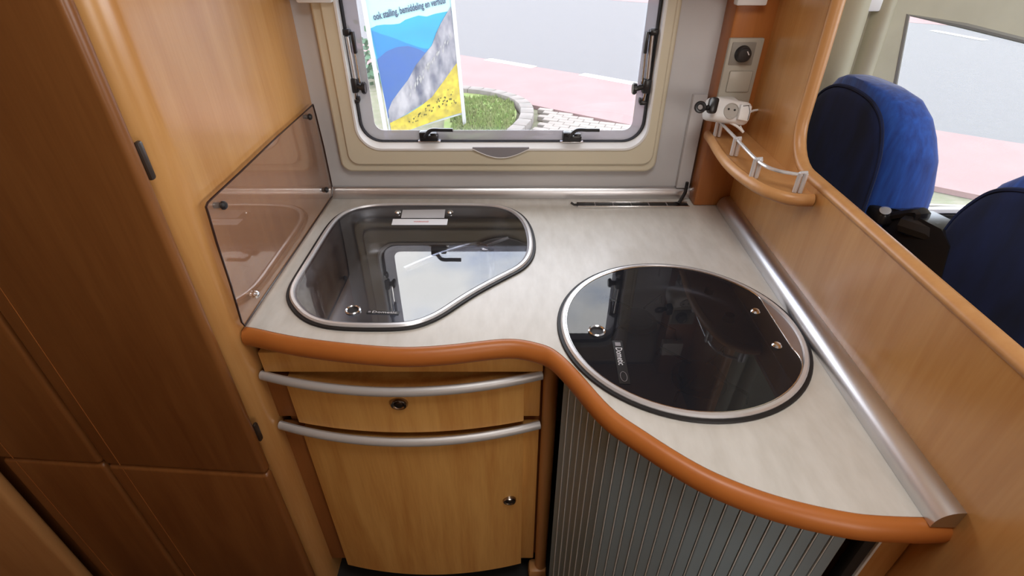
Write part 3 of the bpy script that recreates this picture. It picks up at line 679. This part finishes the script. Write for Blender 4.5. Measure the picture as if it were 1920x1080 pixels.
MB().tube([p + Vector((0, 0, .0003)) for p in lidp], .0012, 6, closed=True).build('lid_edge', M_CHROME, hl)
deck = [Vector((HC[0] + rl * math.cos(R(a)), HC[1] + rl * math.sin(R(a)), 0)) for a in [-a0 - 16 + (2 * a0 + 32) * k / 24 for k in range(25)]]
plate('steel_deck', [(p.x, p.y) for p in deck] , [], .003, (0, 0, ZT + .001), (1, 0, 0), (0, 1, 0), mat('deck_steel', (.46, .40, .38), rough=.4, metal=.9), hb, smooth=None)
rings = []
for r_, z in ((rl, .001), (rl - .003, -.006), (rl - .010, -.018), (rl - .014, -.032), (rl - .030, -.040), (.10, -.043), (.03, -.044)):
    rings.append([Vector((HC[0] + r_ * math.cos(R(a * 6)), HC[1] + r_ * math.sin(R(a * 6)), ZT + z)) for a in range(60)])
MB().loft(rings, False, True).build('hob_pan', M_STEEL, hb, 60)
for (bxx, byy, br) in ((HC[0] - .055, HC[1] + .075, .030), (HC[0] + .02, HC[1] - .085, .036)):
    b_ = MB().lathe((bxx, byy, ZT - .043), [(br * 1.3, 0), (br * 1.3, .004), (br, .006), (br, .014), (br * .85, .017), (0, .018)], seg=30).build('burner', M_BPLAS, hb)
    for k in range(4):
        a = R(45 + 90 * k); c_, s_ = math.cos(a), math.sin(a)
        MB().tube([(bxx + c_ * .02, byy + s_ * .02, ZT - .018), (bxx + c_ * .08, byy + s_ * .08, ZT - .018), (bxx + c_ * .085, byy + s_ * .085, ZT - .038)], .0026, 6).build('pan_support', M_BPLAS, b_)
for (px_, py_) in ((1366, 599), (1330, 547)):
    p_ = onZ(px_, py_, ZT - .03); MB().cyl(p_, p_ + Vector((0, 0, .012)), .012, .009, seg=18).build('gas_knob', M_BPLAS, hb)
for q in ((1416, 585), (1456, 649)):
    MB().lathe(onZ(*q, LZ), [(.0085, 0), (.0085, .002), (.006, .005), (0, .006)], seg=20).build('hinge_bolt', M_CHROME, hl)
gring(1119, 622, .0155, .0115, hl)
badge((1157, 639), (1172, 720), .0085, 'Dometic', hl, tail=True)

# ------------------------------------------------------------------ splash guard on the left panel
SX = LX + .012
spx = [(586, 196), (591, 214), (606, 275), (622, 350), (622, 368), (560, 460), (500, 548), (458, 611), (452, 604), (430, 530), (405, 455), (389, 400), (385, 388), (388, 380), (396, 372), (450, 322), (520, 255)]
sg = empty('splash_guard', (SX, 1.0, ZT), 'smoked transparent splash guard screwed to the wood panel beside the sink', 'splash guard')
pl = [onX(x, y, SX) for x, y in spx]
for p_ in pl: p_.z = max(p_.z, ZT + .001); p_.y = min(p_.y, WY - .002)
MB().prism(pl, (.0001, 0, 0)).build('acrylic_panel', M_SPLASH, sg, None)
MB().tube([p + Vector((.001, 0, 0)) for p in pl], .0019, 6, closed=True).build('panel_edge', mat('acrylic_edge', (.035, .015, .012), rough=.2), sg)
for (x, y) in ((422, 385), (583, 219), (614, 356), (483, 552)):
    p_ = onX(x, y, SX + .006); MB().lathe((LX, p_.y, p_.z), [(.005, 0), (.005, .012), (.0075, .014), (.0075, .017), (.005, .020), (0, .021)], axis=(1, 0, 0), seg=18).build('screw_cap', M_BPLAS if x != 483 else M_CHROME, sg)

# ------------------------------------------------------------------ curved shelf with silver gallery rail
SZ = 1.10
sh = empty('corner_shelf', (.5, 1.1, SZ), 'curved wooden corner shelf with silver gallery rail', 'shelf')
sf = [(.474, 1.249), (.470, 1.20), (.461, 1.12), (.458, 1.05), (.463, .99), (.476, .935), (.494, .903), (.518, .884), (PX(.88) - .002, .880)]
sfp = spline([Vector((a, b, SZ)) for a, b in sf], sub=5)
plate('shelf_board', [(p.x + .004, p.y + .004) for p in sfp] + [(PX(1.25) - .001, 1.249)], [], .018, (0, 0, SZ - .022), (1, 0, 0), (0, 1, 0), W_LIGHT, sh, smooth=None)
MB().sweep(list(sfp), [(.010 * math.cos(R(a)), -.011 + .012 * math.sin(R(a))) for a in range(0, 360, 30)], loop=True, fixed_up=True).build('shelf_lipping', W_LIGHT, sh)
posts = [((1344, 254), (1347, 230)), ((1376, 290), (1386, 260)), ((1413, 331), (1425, 299)), ((1495, 359), (1511, 327))]
tops = []
for i, (b_, t_) in enumerate(posts):
    q = onZ(*b_, SZ); h_ = .036
    for s in (-.0045, .0045):
        MB().cyl((q.x + s, q.y - s * .3, SZ - .002), (q.x + s, q.y - s * .3, SZ + h_), (.0042), seg=12, bev=.0006).build('rail_post', M_RIM, sh)
    MB().cyl((q.x - .006, q.y, SZ + h_), (q.x + .007, q.y, SZ + h_ + .001), .0030, seg=10).build('post_clip', M_RIM, sh)
    tops.append(Vector((q.x, q.y, SZ + h_ - .004)))
MB().tube(spline([tops[0], tops[1], tops[2], (tops[2] + tops[3]) / 2 + Vector((-.012, -.012, 0)), tops[3]], sub=8), (.0034), 8).build('gallery_rail', M_RIM, sh)

# ------------------------------------------------------------------ socket plate
SY = 1.2495
sw = empty('socket_plate', (.52, SY, 1.3), 'beige switch and socket plate with black dimmer knob on the corner pillar', 'switch')
def pr_(cx_, cz_, w_, h_, t_, m, name, parent, bev=.002, y=SY): return MB().box((cx_, y - t_ / 2, cz_), (w_, t_, h_), bev).build(name, m, parent)
pc = onY(1400, 72, SY); pb_ = onY(1372, 182, SY); pcx = (pc.x + pb_.x) / 2; ptop = onY(1400, 70, SY).z; pbot = 1.125
pr_(pcx, (ptop + pbot) / 2, .076, ptop - pbot, .010, M_PLATE, 'cover_plate', sw, .003)
d = onY(1392, 101, SY - .012); ins = pr_(d.x, d.z, .052, .046, .003, mat('insert_dark', (.25, .23, .20), rough=.45), 'dimmer_insert', sw, .001, y=SY - .0095)
MB().lathe((d.x, SY - .012, d.z), [(.0175, 0), (.0175, -.002), (.016, -.004), (.015, -.013), (.013, -.015), (0, -.0155)], axis=(0, 1, 0), seg=30).build('dimmer_knob', M_BPLAS, sw)
MB().box((d.x + .006, SY - .0278, d.z + .004), (.002, .001, .009), 0, Matrix.Rotation(R(-35), 3, 'Y')).build('knob_pointer', M_TEXTW, sw, None)
d = onY(1386, 153, SY - .012); pr_(d.x, d.z, .052, .046, .004, mat('rocker_beige', (.42, .39, .33), rough=.35), 'rocker_switch', sw, .003, y=SY - .0095)
# multi-way adaptor
ad = onY(1362, 209, 1.19)
aw = empty('socket_adaptor', ad, 'white multi-way plug adaptor pushed into the pillar socket above the shelf', 'adaptor')
rot = Matrix.Rotation(R(9), 3, 'Y') @ Matrix.Rotation(R(-18), 3, 'X')
def loc(v): return ad + rot @ Vector(v)
MB().box(ad, (.094, .052, .050), .012, rot, 3).build('adaptor_body', M_WHITE, aw)
MB().box(ad + Vector((.01, .035, 0)), (.045, .04, .040), .006).build('adaptor_plug', M_WHITE, aw)
def face(dx, m=M_WHITE):
    c_ = loc((dx, -.0265, .0)); ax = rot @ Vector((0, 1, 0))
    o = MB().lathe(c_, [(.017, .002), (.017, -.0012), (.0155, -.0012), (.0150, .0003), (0, .0003)], axis=ax, seg=28).build('socket_face', mat('socket_recess', (.45, .43, .40), rough=.5), aw)
    for s in (-.007, .007):
        c2 = loc((dx + s, -.0275, .003)); MB().lathe(c2, [(.0022, .001), (.0022, -.0004), (0, -.0004)], axis=ax, seg=12).build('pin_hole', M_BLACK, o)
face(-.001)
c_ = loc((.027, -.030, 0))
MB().box(c_, (.026, .012, .034), .004, rot).build('white_plug', M_WHITE, aw)
MB().tube([loc((.018, -.0365, .013)), loc((.030, -.0365, .016)), loc((.036, -.0365, .004)), loc((.036, -.0365, -.014))], .0007, 5).build('plug_seam', M_BPLAS, aw)
# black plug with a ring, and white cords: things plugged into the adaptor
bpz = loc((-.049, -.036, .004))
bk = empty('black_plug', bpz, 'black plug with a pull ring in the left side of the white adaptor', 'plug')
MB().box(bpz, (.019, .022, .034), .006, rot).build('plug_body', M_BPLAS, bk)
rc = loc((-.077, -.040, -.004)); axx = rot @ Vector((1, 0, 0)); axz = rot @ Vector((0, 0, 1))
MB().tube([rc + axx * math.cos(k * math.pi / 10) * .0095 + axz * math.sin(k * math.pi / 10) * .009 for k in range(20)], .0040, 8, closed=True).build('pull_ring', M_BPLAS, bk)
MB().tube([bpz, (bpz + rc) / 2 + axz * -.004, rc + axx * .011], .0055, 8).build('ring_neck', M_BPLAS, bk)
c0 = onY(1400, 212, 1.2); c1 = onY(1426, 206, 1.22)
tag(MB().tube([c0, (c0 + c1) / 2 + Vector((0, 0, .002)), c1], .0028, 8).build('cord', M_WHITE), 'short white cord leaving the right side of the plug adaptor', 'cord')
c0 = onY(1368, 229, 1.17); c1 = onY(1394, 248, 1.16); c2 = onY(1388, 236, 1.17)
tag(MB().tube(spline([c0, (c0 + c1) / 2 + Vector((.002, 0, .001)), c1]), .003, 8).tube([c1, c2], .0018, 6).build('cord_loop', M_WHITE), 'white cord end drooping below the plug adaptor over the shelf', 'cord')

# ------------------------------------------------------------------ white brackets along the top
def bracket(px0, py1, px1, Y, label):
    a = onY(px0, py1, Y); b = onY(px1, py1, Y)
    tag(MB().box(((a.x + b.x) / 2, Y + .012, a.z + .025), (b.x - a.x, .024, .05), .004).build('plastic_bracket', M_WHITE), label, 'bracket', 'white plastic brackets at the top of the view')
bracket(555, 6, 622, 1.262, 'white plastic bracket above the left corner of the kitchen window')
bracket(1381, 11, 1438, 1.225, 'white plastic bracket above the switch plate on the pillar')
bracket(1592, 22, 1650, 1.335, 'white plastic bracket over the first blue seat in the cab')

# ------------------------------------------------------------------ overhead locker (above the view, seen in reflections)
ol = empty('overhead_locker', (.03, 1.18, 1.6), 'wooden overhead locker above the kitchen window', 'locker')
MB().box((.03, 1.18, 1.79), (1.02, .25, .54), .01).build('locker_body', W_PANEL, ol)
for s in (-1, 1): MB().box((.03 + s * .255, 1.05, 1.79), (.49, .018, .48), .006).build('locker_door', W_FRONT, ol)

# ------------------------------------------------------------------ cab: seats, pillar, window, armrest
def seat(name, label, x0, yc, sc, ztop, m_side, m_back, taper=1.0):
    root = empty(name, (x0 + .08, yc, 0), label, 'seat', 'blue velour cab seats')
    prof = [(.45, .185, .19), (.70, .185, .18), (.90, .183, .165), (1.0, .18, .155), (1.08, .175, .145), (1.14, .166, .130), (1.18, .150, .116), (1.21, .132, .104), (1.235, .105, .088), (1.248, .070, .066), (1.254, .030, .030)]
    rings = []
    for z, hw, th in prof:
        z = z + ztop - 1.254; hw *= sc; r = []
        off = 0
        for k in range(32):
            a = 2 * math.pi * k / 32; ca, sa = math.cos(a), math.sin(a); ex = 2 / 3.4
            r.append(Vector((x0 + off + th / 2 + th / 2 * math.copysign(abs(ca) ** ex, ca), yc + hw * math.copysign(abs(sa) ** ex, sa), z)))
        rings.append(r)
    MB().loft(rings).build('backrest', m_side, root, 60)
    # rear panel and its seam
    arch = []
    pts_ = [(.50, .165), (.80, .165), (1.0, .162), (1.08, .157), (1.14, .148), (1.18, .130), (1.205, .110), (1.222, .080), (1.231, .045), (1.234, 0)]
    L1 = [(yc - hw * sc, z + ztop - 1.254) for z, hw in pts_]; L2 = [(2 * yc - y, z) for y, z in reversed(L1[:-1])]
    al = spline([Vector((0, y, z)) for y, z in L1 + L2], sub=4)
    def fx(z): return x0 - .001
    outer_ = [Vector((fx(p.z) + .004, p.y, p.z)) for p in al]
    c_ = Vector((x0, yc, ztop - .30))
    rr_ = [outer_]
    for f, dx in ((.98, -.003), (.93, -.006), (.6, -.009), (.2, -.010)):
        rr_.append([Vector((p.x - .004 + dx, c_.y + (p.y - c_.y) * f, c_.z + (p.z - c_.z) * f)) for p in outer_])
    MB().loft(rr_, False, True).build('rear_panel', m_back, root, 60)
    MB().tube([p + Vector((-.004, 0, 0)) for p in outer_], .0035, 6).build('piping', M_BLUE_SHADE, root)
    MB().box((x0 + .25, yc, .40), (.46, .40, .14), .05, seg=4).build('cushion', m_side, root, 60)
    MB().box((x0 + .25, yc, .16), (.30, .30, .32), .02).build('pedestal', M_BPLAS, root)
    return root
seat('cab_seat', 'blue velour seat standing upright against the cab window', .695, 1.095, 1.0, 1.252, M_BLUE, M_BLUE_SHADE)
seat('cab_seat', 'blue velour seat with shade darkened into its rear, nearest the viewer, at the right edge beyond the partition', .745, .63, 1.06, 1.215, M_BLUE, M_BLUE_SHADE)
ar = empty('seat_armrest', (.76, .86, 1.03), 'black armrest bracket with lever between the two cab seats', 'armrest')
a0_ = onX(1663, 392, .735); a1_ = onX(1728, 398, .745); a2_ = onX(1765, 432, .77)
MB().box(a0_ + Vector((0, 0, -.010)), (.05, .055, .030), .010, seg=3).build('armrest_hinge', M_BPLAS, ar)
MB().sweep(spline([a0_ + Vector((0, 0, -.02)), a1_, a1_ + Vector((0, 0, -.03))], sub=5), [(.014 * math.cos(R(a)), .009 * math.sin(R(a))) for a in range(0, 360, 45)], loop=True).build('armrest_lever', M_BPLAS, ar)
MB().tube([onX(1700, 420, .74), onX(1750, 436, .75), onX(1790, 470, .77)], .020, 10).build('armrest_bar', M_BPLAS, ar)
MB().prism([onX(x, y, .735) for x, y in ((1655, 388), (1700, 396), (1765, 430), (1780, 462), (1760, 540), (1700, 500), (1640, 430))], (.05, 0, 0)).build('armrest_body', M_BPLAS, ar)
MB().lathe(a0_ + Vector((-.018, -.02, .006)), [(.008, -.001), (.010, .002), (.005, .003), (0, .002)], axis=(-.3, -.5, 1), seg=18).build('hinge_cap', M_CHROME, ar)

cwn = empty('window_2', (1.3, CWY, 1.1), kind='structure')
c3 = [Vector((p.x, CWY, p.z)) for p in cw]; cc_ = sum(c3, Vector()) / len(c3)
c3i = [p + (cc_ - p).normalized() * .002 for p in c3]
MB().prism([Vector((p.x, CWY + .012, p.z)) for p in c3], (0, .001, 0)).build('pane', M_CABGL, cwn, None)
MB().tube([Vector((p.x, CWY + .004, p.z)) for p in c3], .007, 8, closed=True).build('seal', mat('grey_seal', (.25, .24, .21), rough=.6), cwn)
sl0 = onY(1700, 391, CWY - .01); sl1 = onY(2100, 402, CWY - .01)
MB().box(((sl0.x + sl1.x) / 2, CWY - .006, sl0.z - .006), (sl1.x - sl0.x, .02, .014), .003).build('sill', M_WHITE, cwn)
MB().box(((sl0.x + sl1.x) / 2, CWY - .008, sl0.z - .024), (sl1.x - sl0.x, .018, .016), .002).build('sill_seal', M_BPLAS, cwn)
tag(MB().box((1.5, CWY - .02, (sl0.z - .035) / 2), (1.5, .03, sl0.z - .035), .006).build('cab_door_panel', mat('grey_blue_door', (.30, .40, .46), rough=.5)), 'grey-blue cab door panel below the cab window', 'door panel')
# pillar trim left of the cab window, two folds
pi = empty('pillar_trim', (.85, CWY, 0), 'cream ribbed pillar cover between the partition and the cab window', 'pillar cover')
def wedge(name, pxa, pxb, yo):
    a = onY(pxa[0], pxa[1], CWY - yo); b = onY(pxb[0], pxb[1], CWY - yo); x0_, x1_ = a.x, b.x
    pf = []
    for k in range(11):
        t = k / 10; pf.append((x0_ + (x1_ - x0_) * t, CWY - yo * math.sin(math.pi * t) ** .5 if 0 < t < 1 else CWY))
    MB().prism([(x, y, .5) for x, y in pf], (-.06, 0, 1.6)).build(name, M_CREAM2, pi)
wedge('trim_fold', (1590, 80), (1648, 80), .035); wedge('trim_fold', (1652, 80), (1690, 80), .028)
